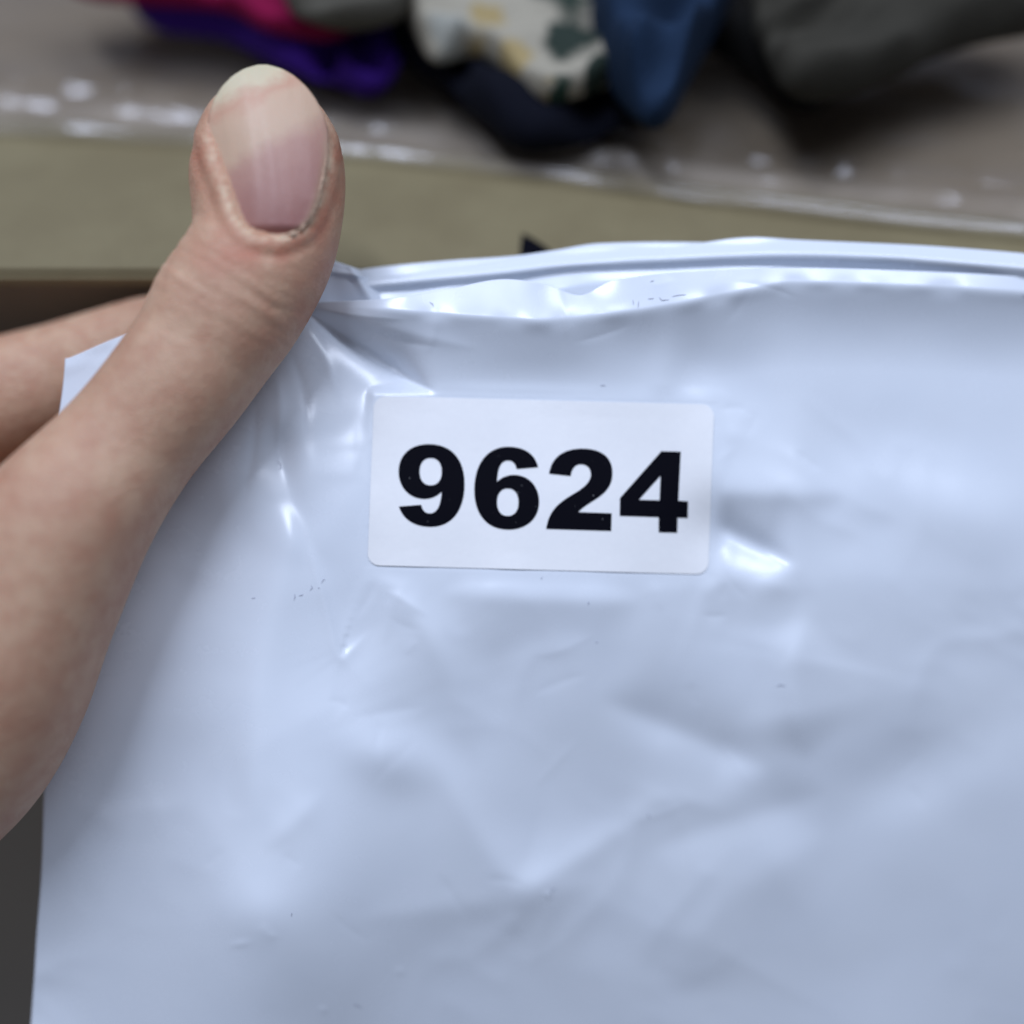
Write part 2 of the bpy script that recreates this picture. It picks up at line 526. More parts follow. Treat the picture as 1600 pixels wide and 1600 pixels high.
# the stiff label takes the mean shape of the film under it
CX0, CY0 = ST.mean(0)
def st_uv(x, y):
    th = math.radians(1.4)
    return ((x - CX0) * math.cos(th) + (y - CY0) * math.sin(th) + (y - CY0) * 0.035, -(x - CX0) * math.sin(th) + (y - CY0) * math.cos(th))
U_, V_ = st_uv(GXX, GYY)
GST = gblur(GB, 7.0)
kk = 1 - sstep(0, 30, np.hypot(np.clip(np.abs(U_) - 268, 0, None), np.clip(np.abs(V_) - 134, 0, None)))
GB = GB * (1 - kk) + GST * kk
def gsample(x, y, GB=GB):
    fx = np.clip((x - GX0) / GS, 1, len(gx) - 3); fy = np.clip((y - GY0) / GS, 1, len(gy) - 3)
    i, j = np.floor(fx).astype(int), np.floor(fy).astype(int)
    fx, fy = fx - i, fy - j
    def cr(p0, p1, p2, p3, t):
        return p1 + 0.5*t*(p2 - p0 + t*(2*p0 - 5*p1 + 4*p2 - p3 + t*(3*(p1 - p2) + p3 - p0)))
    rows = [cr(*(GB[j + b, i + a] for a in (-1, 0, 1, 2)), fx) for b in (-1, 0, 1, 2)]
    return cr(*rows, fy)

MICRO = []
for k_ in range(44):
    near = [(1130, 830), (600, 920), (520, 640), (880, 500), (1130, 470), (1160, 700), (1180, 1080), (560, 1080), (820, 1390), (420, 1380)][k_ % 10]
    cx_, cy_ = near[0] + rng.normal(0, 75), near[1] + rng.normal(0, 70)
    if k_ >= 30: cx_, cy_ = rng.uniform(380, 1500), rng.uniform(930, 1580)
    an_, ln_ = rng.uniform(0, math.pi), rng.uniform(35, 120)
    dx_, dy_ = math.cos(an_)*ln_/2, math.sin(an_)*ln_/2
    bx_ = rng.normal(0, 8)
    MICRO.append(([(cx_-dx_, cy_-dy_), (cx_+bx_, cy_-bx_), (cx_+dx_, cy_+dy_)], rng.choice([-1, 1])*rng.uniform(0.04, 0.11), rng.uniform(4, 8)))

def st_w(x, y):
    return gsample(np.asarray(x, float), np.asarray(y, float), GST)

def front_w(x, y):
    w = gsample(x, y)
    yr, yc = f_rim(x), f_cre(x)
    sh = np.zeros_like(x)
    # lip above the crease leans back; below it the film falls away, then flattens out
    up = np.clip(yc - y, 0, None)
    amp = 3.3 * sstep(480, 640, x) + 0.3
    lip = amp * np.clip(1 - (np.sqrt(np.clip(y - yc, 0, None)**2 + 64) - 8) / 128.0, 0, 1)**2
    sh += np.where(y > yc, lip, amp - 0.019 * up * sstep(470, 620, x))
    sh += blob(x, y, 905, 440, 40, 40, -1.5)
    lipm = np.exp(-((y - yc - 4) / 13.0)**2)
    sh += lipm * 0.22 * vnoise(x / 40.0, y / 60.0, 15)
    # diagonal fold from the pinched corner to the label
    sh += crease(x, y, [(455, 474), (500, 503), (560, 543), (625, 582), (690, 622)], -3.6, 24, 30, 1.2, 0.08, 0.35)
    sh += crease(x, y, [(500, 480), (600, 512), (760, 548)], 0.45, 30, 24, 5, 0.2, 0.6)

    sh += crease(x, y, [(480, 840), (500, 915), (514, 970), (529, 1036), (548, 1018), (585, 980)], 0.75, 13, 26, 3.0, 0.35, 0.4)
    sh += crease(x, y, [(602, 922), (632, 938), (672, 965)], 0.22, 8, 12, 2.5, 0.3, 0.5)
    sh += crease(x, y, [(616, 925), (610, 960), (596, 1015)], 0.14, 12, 10, 3, 0.3, 0.6)
    sh += crease(x, y, [(545, 1122), (670, 1103)], -0.10, 10, 12, 4, 0.4, 0.4)
    sh += blob(x, y, 856, 1398, 4.5, 3.5, 0.20)
    sh += blob(x, y, 505, 1578, 5, 4, 0.12)
    sh += blob(x, y, 625, 1518, 7, 5, 0.10, 20)
    sh += blob(x, y, 375, 1475, 14, 5, 0.10, -10)
    # tight creases fanning out from the grip
    for pts, A in (([(478, 478), (540, 492), (640, 500)], 0.45), ([(474, 500), (512, 560), (530, 640)], 0.42), ([(452, 545), (480, 620), (482, 720)], -0.40),
                   ([(430, 575), (440, 650), (428, 740)], 0.40), ([(400, 620), (398, 700), (376, 800)], -0.35), ([(485, 488), (600, 530), (700, 545)], -0.35)):
        sh += crease(x, y, pts, A, 11, 15, 2.0, 0.2, 0.65)
    # stray sharp crinkles
    for pts, A, wd in MICRO:
        sh += crease(x, y, pts, A, wd, wd * 1.5, 1.5, 0.4, 0.4)
    sh += 0.006 * vnoise(x / 30.0, y / 34.0, 21)
    u, v = st_uv(x, y)
    dd = np.hypot(np.clip(np.abs(u) - 268, 0, None), np.clip(np.abs(v) - 134, 0, None))
    sh *= sstep(0, 16, dd)
    w = w + sh
    # pinched flat under the thumb
    pm = np.exp(-(((x - 380) / 120.0)**2 + ((y - 520) / 110.0)**2))
    w = w * (1 - 0.7*pm) - 0.4 * pm
    return w - 0.03 * (dd < 1)

bag = empty("mailer_bag", P(800, 1500, -20))
tag(bag, "glossy white plastic mailer bag with a numbered label, held by its top corner", "mailer bag")

def panel(name, xs, f_top, y_bot, nrow, wf, mat, grow=1.6):
    nc = len(xs)
    t = np.linspace(0, 1, nrow)
    t = t**grow * 0.6 + t * 0.4
    X = np.tile(xs[None, :], (nrow, 1))
    top = f_top(xs)
    Y = top[None, :] + (y_bot - top)[None, :] * t[:, None]
    if xs[0] <= XL:                       # the side seal wanders a little
        sh = -60 * t + 9 * vnoise(t * 9, t * 0 + 1, 55)
        X = X + sh[:, None] * np.clip((500 - X) / 400.0, 0, 1)
    w = wf(X.ravel(), Y.ravel())
    o = link_grid(name, PN(X.ravel(), Y.ravel(), w), nrow, nc, mat, bag)
    md = o.modifiers.new("film", 'SOLIDIFY'); md.thickness = 0.00010; md.offset = -1
    return o

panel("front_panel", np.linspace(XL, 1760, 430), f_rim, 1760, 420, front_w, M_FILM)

# rear sheet of the mouth, its folded flap and the tucked corner
f_back = curve([(100, 566), (330, 495), (487, 440), (570, 420), (700, 407), (800, 400), (860, 392), (940, 380), (1030, 378), (1120, 379), (1237, 388), (1450, 396), (1850, 430)])
def back_w(x, y):
    d = y - f_back(x)
    w = -5.2 + 0.030 * np.clip(d, 0, 60) - 1.2 * np.clip((d-60)/200, 0, 1)
    w += 0.12 * vnoise(x / 60., y / 30., 31)
    w += -11.0 * np.clip((y - 820) / 800.0, 0, None)**1.7 - 1.5 * sstep(600, 800, y)
    w = np.where(y > f_rim(x) + 30, np.minimum(w, front_w(x, y) - 2.0), w)
    k = sstep(XL, XL + 260, x)
    return w * k + (front_w(x, y) - 0.35) * (1 - k)
panel("back_panel", np.linspace(XL, 1760, 300), f_back, 1758, 150, back_w, M_FILM, 2.2)

f_flap = curve([(470, 470), (560, 440), (650, 426), (750, 413), (850, 396), (905, 389), (950, 386.5), (1050, 386), (1090, 380), (1180, 370.5), (1237, 374), (1450, 384), (1850, 420)])
def flap_w(x, y):
    d = y - f_flap(x)
    w = -4.1 - 0.2 * np.exp(-d / 5.0)
    # a rounded fold running along the band, then dropping into the dark mouth
    rid = curve([(470, 460), (600, 442), (750, 428), (900, 414), (1050, 404), (1237, 397), (1850, 440)])(x)
    w += 1.25 * np.exp(-((y - rid) / 13.0)**2) - 0.034 * np.clip(y - rid - 12, 0, 120)
    w += 0.10 * vnoise(x / 70., y / 18., 41)
    w += blob(x, y, 905, 446, 70, 22, -1.6)
    return w
panel("folded_flap", np.linspace(540, 1760, 320), f_flap, 520, 90, flap_w, M_FILM, 1.0)

def build_corner():
    nr, nc = 60, 70
    a = np.linspace(0, 1, nc); b = np.linspace(0, 1, nr)
    A, B = np.meshgrid(a, b)
    A, B = A.ravel(), B.ravel()
    tl, tr, br, bl = (440, 380), (563, 421), (612, 474), (430, 520)
    x = tl[0]*(1-A)*(1-B) + tr[0]*A*(1-B) + br[0]*A*B + bl[0]*(1-A)*B
    y = tl[1]*(1-A)*(1-B) + tr[1]*A*(1-B) + br[1]*A*B + bl[1]*(1-A)*B
    w = -2.0 - 1.6 * np.clip((A - 0.86) / 0.14, 0, 1)**2 + 0.35 * np.exp(-((A - 0.86) / 0.05)**2)
    w += -0.9 * np.exp(-((A - 0.55) / 0.16)**2) * (0.4 + 0.6 * B) - 0.6 * np.exp(-(B / 0.05)) + 0.4*np.exp(-((B-0.22)/0.07)**2)*(A<2)
    w += -1.2 * B
    o = link_grid("tucked_corner", PN(x, y, w), nr, nc, M_FILM, bag)
    md = o.modifiers.new("film", 'SOLIDIFY'); md.thickness = 0.00010; md.offset = -1
build_corner()

# ---- the label
def build_label():
    N, K = 420, 26
    # rounded rectangle outline in label coordinates scaled to 531 x 265 px
    Wd, Hd, R = 531.0, 265.0, 19.0
    pts = []
    for (cx, cy, a0) in ((Wd-R, R, -90), (Wd-R, Hd-R, 0), (R, Hd-R, 90), (R, R, 180)):
        for i in range(14):
            t = math.radians(a0 + 90 * i / 13)
            pts.append((cx + R*math.cos(t), cy + R*math.sin(t)))
    out = []
    for i in range(len(pts)):
        p, q = pts[i], pts[(i+1) % len(pts)]
        n = max(1, int(math.dist(p, q) / 6))
        for j in range(n):
            out.append((p[0] + (q[0]-p[0])*j/n, p[1] + (q[1]-p[1])*j/n))
    out = np.array(out); n = len(out)
    ctr = np.array([Wd/2, Hd/2])
    V, F = [], []
    for k in range(K):
        f = 1 - k / K
        q = ctr + (out - ctr) * f
        px, py = st_map(q[:, 0]/Wd, q[:, 1]/Hd)
        w = st_w(px, py) + 0.10
        if k == 0: w = w - 0.0
        if k <= 4:   # the edges lift by a hair here and there
            w = w + 0.10 * np.clip(vnoise(px/80, py/80, 61), 0, 1) * (1 - k/5.0)
        V.append(PN(px, py, w))
    px, py = st_map(np.array([0.5]), np.array([0.5]))
    V.append(PN(px, py, st_w(px, py) + 0.10))
    V = np.concatenate(V)
    for k in range(K - 1):
        for i in range(n):
            j = (i + 1) % n
            F.append((k*n+i, (k+1)*n+i, (k+1)*n+j, k*n+j))
    for i in range(n):
        F.append(((K-1)*n+i, K*n, (K-1)*n+(i+1) % n))
    o = link_mesh("label_sticker", V, F, M_PAPER, bag)
    o["label"] = "white paper label printed 9624 in bold black"
    return o
label = build_label()

def bez(path, n=12):
    """path: start point, then ('l', p) or ('c', c1, c2, p)"""
    out = [path[0]]
    for seg in path[1:]:
        p0 = out[-1]
        if seg[0] == 'l':
            out.append(seg[1])
        else:
            _, a, b, c = seg
            for i in range(1, n + 1):
                t = i / n; u = 1 - t
                out.append(tuple(u**3*p0[k] + 3*u*u*t*a[k] + 3*u*t*t*b[k] + t**3*c[k] for k in (0, 1)))
    if math.dist(out[0], out[-1]) < 1: out.pop()
    return out
def oval(cx, cy, rx, ry, n=40, e=2.25):
    o = []
    for i in range(n):
        t = 2*math.pi*i/n
        c, s = math.cos(t), math.sin(t)
        o.append((cx + rx*math.copysign(abs(c)**(2/e), c), cy + ry*math.copysign(abs(s)**(2/e), s)))
    return o
DIG = [
 (600, [bez([(143, 747), ('l', (358, 730)), ('c', (368, 783), (395, 813), (440, 813)), ('c', (512, 813), (545, 740), (555, 605)),
             ('c', (512, 648), (455, 675), (390, 675)), ('c', (245, 675), (140, 565), (140, 412)), ('c', (140, 250), (255, 147), (430, 147)),
             ('c', (650, 147), (775, 290), (775, 530)), ('c', (775, 790), (650, 943), (450, 943)), ('c', (290, 943), (180, 870), (143, 747))]),
        oval(449, 412, 106, 131)]),
 (600, [bez([(1482, 370), ('l', (1275, 387)), ('c', (1263, 333), (1237, 305), (1195, 305)), ('c', (1122, 305), (1094, 372), (1087, 510)),
             ('c', (1130, 466), (1187, 443), (1250, 443)), ('c', (1392, 443), (1492, 552), (1492, 702)), ('c', (1492, 862), (1372, 970), (1197, 970)),
             ('c', (990, 970), (868, 826), (868, 588)), ('c', (868, 328), (1000, 172), (1192, 172)), ('c', (1352, 172), (1455, 242), (1482, 370))]),
        oval(1190, 706, 103, 132)]),
 (840, [bez([(110, 432), ('l', (318, 455)), ('c', (328, 383), (362, 342), (415, 342)), ('c', (474, 342), (512, 380), (512, 435)),
             ('c', (512, 500), (466, 548), (380, 605)), ('c', (205, 705), (108, 780), (82, 963)), ('l', (708, 983)), ('l', (712, 812)), ('l', (392, 801)),
             ('c', (430, 757), (478, 730), (540, 690)), ('c', (665, 612), (720, 545), (720, 420)), ('c', (720, 272), (612, 190), (428, 190)),
             ('c', (240, 190), (130, 282), (110, 432))])]),
 (840, [[(1190, 215), (1377, 220), (1353, 692), (1447, 697), (1444, 858), (1346, 855), (1342, 1000), (1165, 995), (1165, 850), (790, 838), (792, 665)],
        [(1182, 452), (1173, 688), (975, 682)]]),
]
for ox, loops in DIG:
    z = 260 / 1600
    L = [[(ox + p[0]*z, 670 + p[1]*z) for p in lp] for lp in loops]
    tri = geometry.tessellate_polygon([[Vector((p[0], p[1], 0)) for p in lp] for lp in L])
    flat = [p for lp in L for p in lp]
    bm = bmesh.new()
    vs = [bm.verts.new((p[0], p[1], 0)) for p in flat]
    for t in tri:
        try: bm.faces.new([vs[i] for i in t])
        except ValueError: pass
    for _ in range(5):                      # fine enough to follow the label
        lng = [e for e in bm.edges if e.calc_length() > 12]
        if not lng: break
        bmesh.ops.subdivide_edges(bm, edges=lng, cuts=1)
        bmesh.ops.triangulate(bm, faces=bm.faces)
    xy = np.array([v.co[:2] for v in bm.verts])
    V = PN(xy[:, 0], xy[:, 1], st_w(xy[:, 0], xy[:, 1]) + 0.15)
    for v, c in zip(bm.verts, V): v.co = c
    for f in bm.faces:
        f.normal_update()
        if f.normal.dot(-DIR) < 0: f.normal_flip()
    me = bpy.data.meshes.new("printed_digit"); bm.to_mesh(me); bm.free()
    me.materials.append(M_INK)
    o = bpy.data.objects.new("printed_digit", me); C.objects.link(o)
    o.parent = label; o.matrix_parent_inverse = label.matrix_world.inverted()

# ---- little grey scuffs in the film
m = Mat("scuff_grey"); m.set(Base_Color=(0.47, 0.49, 0.57), Roughness=0.6); M_SCUFF = m.m
SCUFF = [[(433, 721), (438, 724), (439, 731), (435, 734)], [(459, 938), (461, 932), (460, 928)], [(467, 931), (474, 929)], [(484, 923), (488, 918), (486, 914)],
         [(502, 911), (505, 906), (508, 905)], [(497, 919), (499, 918)], [(393, 935), (399, 934)], [(860, 1397), (863, 1391), (868, 1388)],
         [(552, 1570), (558, 1571), (566, 1576)], [(1213, 1073), (1219, 1070), (1228, 1072)], [(990, 476), (989, 468)], [(997, 481), (998, 470)], [(1012, 467), (1022, 466)],
         [(1030, 464), (1034, 469), (1046, 468)], [(1050, 463), (1060, 461), (1072, 460)], [(1016, 440), (1022, 438)], [(938, 602), (946, 602)], [(845, 905), (848, 901)],
         [(931, 1003), (934, 1004)], [(671, 472), (676, 475), (677, 479)], [(1012, 1272), (1016, 1278)], [(919, 945), (920, 940)], [(455, 1432), (456, 1426)]]
for s in SCUFF:
    pts = np.array(s, float)
    # resample
    q = [pts[0]]
    for a, b in zip(pts[:-1], pts[1:]):
        for i in range(1, 5): q.append(a + (b-a)*i/4)
    q = np.array(q)
    tg = np.gradient(q, axis=0); tg /= np.linalg.norm(tg, axis=1)[:, None] + 1e-9
    nn = np.stack([-tg[:, 1], tg[:, 0]], 1)
    wd = 0.75 * np.sin(np.linspace(0.25, math.pi-0.25, len(q)))[:, None]
    xy = np.concatenate([q + nn*wd, q - nn*wd])
    lift = 0.05 + 0.03
    V = PN(xy[:, 0], xy[:, 1], front_w(xy[:, 0], xy[:, 1]) + lift)
    n = len(q)
    F = [(i, i+1, n+i+1, n+i) for i in range(n-1)]
    link_mesh("scuff_mark", V, F, M_SCUFF, bag)

# ------------------------------------------------------------------ the hand
def tube(bm, rows, seg=40):
    """rows: (centre Vector, side Vector, normal Vector, half width, top radius, bottom radius)"""
    rings = []
    for c, sd, nm, hw, rt, rb in rows:
        ring = []
        for i in range(seg):
            a = 2*math.pi*i/seg
            ca, sa = math.cos(a), math.sin(a)
            e = 2/2.2
            x = math.copysign(abs(ca)**e, ca) * hw
            y = math.copysign(abs(sa)**e, sa) * (rt if sa > 0 else rb)
            ring.append(bm.verts.new(c + sd*x + nm*y))
        rings.append(ring)
    for r0, r1 in zip(rings[:-1], rings[1:]):
        for i in range(seg):
            j = (i+1) % seg
            bm.faces.new((r0[i], r0[j], r1[j], r1[i]))
    bm.faces.new(rings[0][::-1]); bm.faces.new(rings[-1])

# thumb: photo x, y, height of axis (mm), half width (px), top radius (mm), bottom radius (mm)
TH_S = [(410, 128, 6.4, 8, 1.0, 1.2), (410.5, 133, 6.5, 36, 2.6, 3.4), (411, 146, 6.6, 60, 4.6, 5.4), (412, 168, 6.8, 82, 5.7, 6.8), (415, 205, 7.0, 102, 6.7, 7.7),
        (418, 265, 7.6, 114.5, 7.6, 8.3), (419, 325, 8.1, 111.5, 8.2, 8.5), (412, 385, 8.6, 105, 8.6, 8.6), (384, 440, 9.2, 106, 9.3, 8.7), (351, 490, 9.5, 107, 9.6, 8.8),
        (319, 543, 9.8, 100, 9.2, 8.8), (287, 588, 10.4, 98, 9.1, 9.0), (204, 692, 11.2, 97, 9.3, 9.4), (118, 800, 13.4, 114, 11.4, 10.5), (45, 905, 14.0, 138, 12, 12.5),
        (-40, 1020, 13.0, 178, 14, 15), (-130, 1150, 9.0, 195, 15, 16), (-210, 1270, 0, 170, 14, 15)]
def spline_rows(S, n):
    S = np.array(S, float)
    d = np.r_[0, np.cumsum(np.hypot(np.diff(S[:, 0]), np.diff(S[:, 1])))]
    u = np.linspace(0, 1, n)
    u = d[-1] * (0.35*u**2.2 + 0.65*u)
    u[:12] = np.linspace(0, u[12], 12, endpoint=False)
    # smooth through cubic Hermite
    out = []
    for k in range(S.shape[1]):
        m = np.gradient(S[:, k], d)
        i = np.clip(np.searchsorted(d, u, side='right') - 1, 0, len(d) - 2)
        h = d[i+1] - d[i]; t = (u - d[i]) / h
        out.append((2*t**3-3*t**2+1)*S[i, k] + (t**3-2*t**2+t)*h*m[i] + (-2*t**3+3*t**2)*S[i+1, k] + (t**3-t**2)*h*m[i+1])
    return np.stack(out, 1)

def build_hand():
    bm = bmesh.new()
    R = spline_rows(TH_S, 90)
    cs = [P(r[0], r[1], r[2]) for r in R]
    rows = []
    for i, r in enumerate(R):
        # side stays level with the photo plane through the nail, then follows the bend
        j0, j1 = max(0, i-1), min(len(R)-1, i+1)
        tg = (cs[j1] - cs[j0]).normalized()
        if i < 10: tg = (P(418, 265, 7.6) - P(411, 135, 6.8)).normalized()
        sd = tg.cross(-DIR).normalized()
        nm = sd.cross(tg).normalized()
        if nm.dot(-DIR) < 0: nm = -nm
        rows.append((cs[i], sd, nm, r[3]*PX, r[4]/1000, r[5]/1000))
    tube(bm, rows, 56)
    def chain(pts, seg=24):
        pts = [(P(x, y, w), r/1000) for x, y, w, r in pts]
        dense = []
        for (a, ra), (b, rb) in zip(pts[:-1], pts[1:]):
            for k in range(6):
                t = k/6
                dense.append((a.lerp(b, t), ra + (rb-ra)*t))
        dense.append(pts[-1])
        ends = []
        d0 = (dense[0][0] - dense[1][0]).normalized(); d1 = (dense[-1][0] - dense[-2][0]).normalized()
        pre = [(dense[0][0] + d0*dense[0][1]*math.sin(a), dense[0][1]*max(math.cos(a), .1)) for a in (1.45, 1.1, .7, .35)]
        post = [(dense[-1][0] + d1*dense[-1][1]*math.sin(a), dense[-1][1]*max(math.cos(a), .1)) for a in (.35, .7, 1.1, 1.45)]
        dense = pre + dense + post
        rows = []
        for i, (c, r) in enumerate(dense):
            a, b = dense[max(0, i-1)][0], dense[min(len(dense)-1, i+1)][0]
            tg = (b-a).normalized()
            sd = tg.cross(-DIR)
            sd = sd.normalized() if sd.length > 1e-4 else RIGHT
            rows.append((c, sd, sd.cross(tg).normalized(), r, r, r))
        tube(bm, rows, seg)
    # fingers behind the bag, pressing on its back
    chain([(-170, 700, -14, 12), (-40, 640, -17, 10.5), (100, 590, -19.5, 9), (230, 545, -18, 8.3), (330, 520, -14.5, 7.4)])
    chain([(-200, 830, -20, 12), (-60, 770, -24, 10.5), (110, 730, -26, 9.3), (270, 690, -23, 8.5), (380, 670, -17.5, 7.6)])
    chain([(-220, 960, -24, 12), (-70, 910, -29, 10.5), (100, 880, -31, 9), (250, 840, -27, 8.2), (350, 815, -20, 7.4)])
    chain([(-230, 1090, -24, 11), (-90, 1060, -28, 9.5), (50, 1040, -29, 8), (160, 1010, -25, 7.2), (235, 990, -20, 6.6)])
    # palm and wrist
    chain([(-170, 720, -12, 13), (-240, 900, -9, 16), (-310, 1130, -8, 18), (-400, 1330, -6, 21), (-560, 1560, -4, 22), (-760, 1820, 0, 25)])
    chain([(-200, 850, -18, 13), (-270, 1030, -15, 16), (-340, 1180, -12, 18), (-400, 1330, -8, 20)])
    chain([(-220, 1000, -21, 13), (-290, 1150, -17, 15), (-380, 1330, -12, 19)])
    chain([(-230, 1110, -21, 12), (-290, 1220, -17, 14), (-390, 1360, -10, 18)])
    chain([(-40, 1000, 4, 13), (-130, 900, -4, 12), (-190, 760, -9, 11)])          # web between thumb and finger
    chain([(-210, 1270, -6, 16), (-330, 1330, -6, 19)])
    me = bpy.data.meshes.new("hand_base")
    bm.to_mesh(me); bm.free()
    tmp = bpy.data.objects.new("hand_base", me)
    C.objects.link(tmp)
    r = tmp.modifiers.new("r", 'REMESH'); r.mode = 'VOXEL'; r.voxel_size = 0.0007; r.use_smooth_shade = True
    s = tmp.modifiers.new("s", 'SMOOTH'); s.factor = 0.5; s.iterations = 6
    dg = bpy.context.evaluated_depsgraph_get()
    out = bpy.data.meshes.new_from_object(tmp.evaluated_get(dg))
    bpy.data.objects.remove(tmp)
    out.name = "hand"
    return out

# nail: stations along the axis from cuticle to free edge (photo px, half width px, height mm)
NAIL = [(370, 427, 6), (366, 427, 26), (356, 427, 44), (340, 427, 57), (311, 428, 68), (280, 426, 77), (247, 423, 86), (205, 418, 93), (180, 416, 90), (155, 414, 80), (135, 412.5, 66), (118, 411.5, 48), (107, 411, 29), (101, 410.5, 7)]
def nail_w(y, s):
    h = curve([(90, 10.6), (118, 12.4), (160, 14.0), (205, 15.1), (265, 16.0), (325, 16.6), (375, 16.8)])(y)
    return h - 2.7 * np.abs(s)**2.2

hand_me = build_hand()
def finish_hand(me):
    n = len(me.vertices)
    co = np.empty(n*3, np.float32); me.vertices.foreach_get("co", co); co = co.reshape(-1, 3).astype(float)
    no = np.empty(n*3, np.float32); me.vertex_normals.foreach_get("vector", no); no = no.reshape(-1, 3).astype(float)
    rel = co - np.array(CAM)
    dep = rel @ np.array(DIR)
    px = 800 + (rel @ np.array(RIGHT)) / dep / TH * 800
    py = 800 - (rel @ np.array(UP)) / dep / TH * 800
    front = (no @ np.array(-DIR)) > -0.1
    ys = np.array([a[0] for a in NAIL])[::-1]; cx = np.array([a[1] for a in NAIL])[::-1]; hw = np.array([a[2] for a in NAIL])[::-1]
    c = np.interp(py, ys, cx); h = np.interp(py, ys, hw)
    # distance to the nail outline, positive outside
    outl = [(a[1] + a[2], a[0]) for a in NAIL] + [(a[1] - a[2], a[0]) for a in NAIL[::-1]]
    near = front & (py < 480) & (px > 230) & (px < 600)
    d = np.full(n, 1e3)
    dd, _, _ = polydist(px[near], py[near], outl + [outl[0]])
    ins = (np.abs(px[near] - c[near]) < h[near]) & (py[near] > 101) & (py[near] < 371)
    d[near] = np.where(ins, -dd, dd)
    low = sstep(180, 240, py)                      # folds only along the sides and the base
    raise_ = np.where(d > 0, (0.00022 + 0.00018*vnoise(px/16., py/16., 74)) * np.exp(-((d - 12) / 12.0)**2), 0) * low
    sink = -0.0010 * sstep(-3, 12, -d)
    disp = np.where(near, raise_ + sink, 0)
    # groove between nail wall and finger side, knuckle creases
    disp += np.where(near, -0.00022 * np.exp(-((d - 30) / 7.0)**2) * low, 0)
    along = (px - 400) * -0.5 + (py - 430) * 0.86
    for a0, amp in ((-34, 0.07), (-12, 0.12), (6, 0.17), (22, 0.24), (36, 0.18), (54, 0.25), (72, 0.16), (94, 0.10), (140, 0.06)):
        wob = 7 * vnoise(px / 60., py / 60. + a0, 71)
        disp += np.where(front & (px > 150) & (px < 560) & (py < 760), -amp/1000 * np.exp(-((along - a0 + wob) / 4.5)**2), 0)
    co2 = co + no * disp[:, None]
    me.vertices.foreach_set("co", co2.astype(np.float32).ravel())
    red = np.where(near, 0.95 * np.exp(-((d - 22) / 22.0)**2) * sstep(120, 260, py) , 0)
    red = np.maximum(red, np.where(front, 0.8 * np.exp(-(((px - 378) / 70)**2 + ((py - 400) / 28)**2)), 0))
    edge = np.where(px > 0, np.exp(-((px - 495) / 35.0)**2 - ((py - 430) / 130.0)**2), 0) * 0.7
    red = np.clip(np.maximum(red, edge) * (0.75 + 0.5 * vnoise(px / 22., py / 22., 77)), 0, 1)
    dry = np.where(near & (d > 0), np.exp(-((d - 4) / 6.0)**2) * low * np.clip(0.5 + 0.9 * vnoise(px / 7., py / 7., 78), 0, 1), 0)
    for nm, val in (("redness", red), ("dry", dry)):
        at = me.attributes.new(nm, 'FLOAT', 'POINT'); at.data.foreach_set("value", val.astype(np.float32))
    me.materials.clear(); me.materials.append(M_SKIN)
    me.shade_smooth()
    me.update()
finish_hand(hand_me)
hand = bpy.data.objects.new("hand", hand_me)
C.objects.link(hand)
tag(hand, "bare left hand gripping the white bag's top corner, thumbnail facing up", "hand")

def build_nail():
    nt, ns = 110, 61
    ys = np.array([a[0] for a in NAIL], float); cxs = np.array([a[1] for a in NAIL], float); hws = np.array([a[2] for a in NAIL], float)
    d = np.r_[0, np.cumsum(np.hypot(np.diff(ys), np.diff(hws)))]
    u = np.linspace(0, d[-1], nt)
    Y = np.interp(u, d, ys); CX = np.interp(u, d, cxs); HW = np.interp(u, d, hws)
    for _ in range(3):
        HW[1:-1] = (HW[:-2] + 2*HW[1:-1] + HW[2:]) / 4; Y[1:-1] = (Y[:-2] + 2*Y[1:-1] + Y[2:]) / 4
    s = np.linspace(-1, 1, ns)
    S, YY = np.meshgrid(s, Y); _, CC = np.meshgrid(s, CX); _, HH = np.meshgrid(s, HW)
    X = CC + S * (HH + 5 * sstep(160, 260, YY) * sstep(372, 340, YY))
    sx = (X - CC) / 93.0
    w = nail_w(YY.ravel(), sx.ravel()).reshape(YY.shape)
    # side edges and root tuck under the folds, the free edge stays clear
    low = sstep(170, 260, YY)
    w -= 0.25 * low * sstep(0.86, 1.0, np.abs(S)) + 0.9 * sstep(350, 371, YY)
    w += 0.05 * vnoise(sx.ravel()*6, YY.ravel()/120, 81).reshape(YY.shape)
    o = link_grid("nail", PN(X.ravel(), YY.ravel(), w.ravel()), nt, ns, M_NAIL, hand)
    me = o.data
    T = (371 - YY) / 271.0
    E = np.clip(np.exp(-((1 - np.abs(S)) * HH / 9.0)**2) * low * 0.8, 0, 1)
    for nm, val in (("nail_t", T), ("nail_s", sx), ("nail_edge", E)):
        at = me.attributes.new(nm, 'FLOAT', 'POINT'); at.data.foreach_set("value", val.astype(np.float32).ravel())
    # make sure it faces the camera
    if me.polygons[len(me.polygons)//2].normal.dot(-DIR) < 0: me.flip_normals()
    md = o.modifiers.new("plate", 'SOLIDIFY'); md.thickness = 0.0005; md.offset = -1
    return o
nail = build_nail()

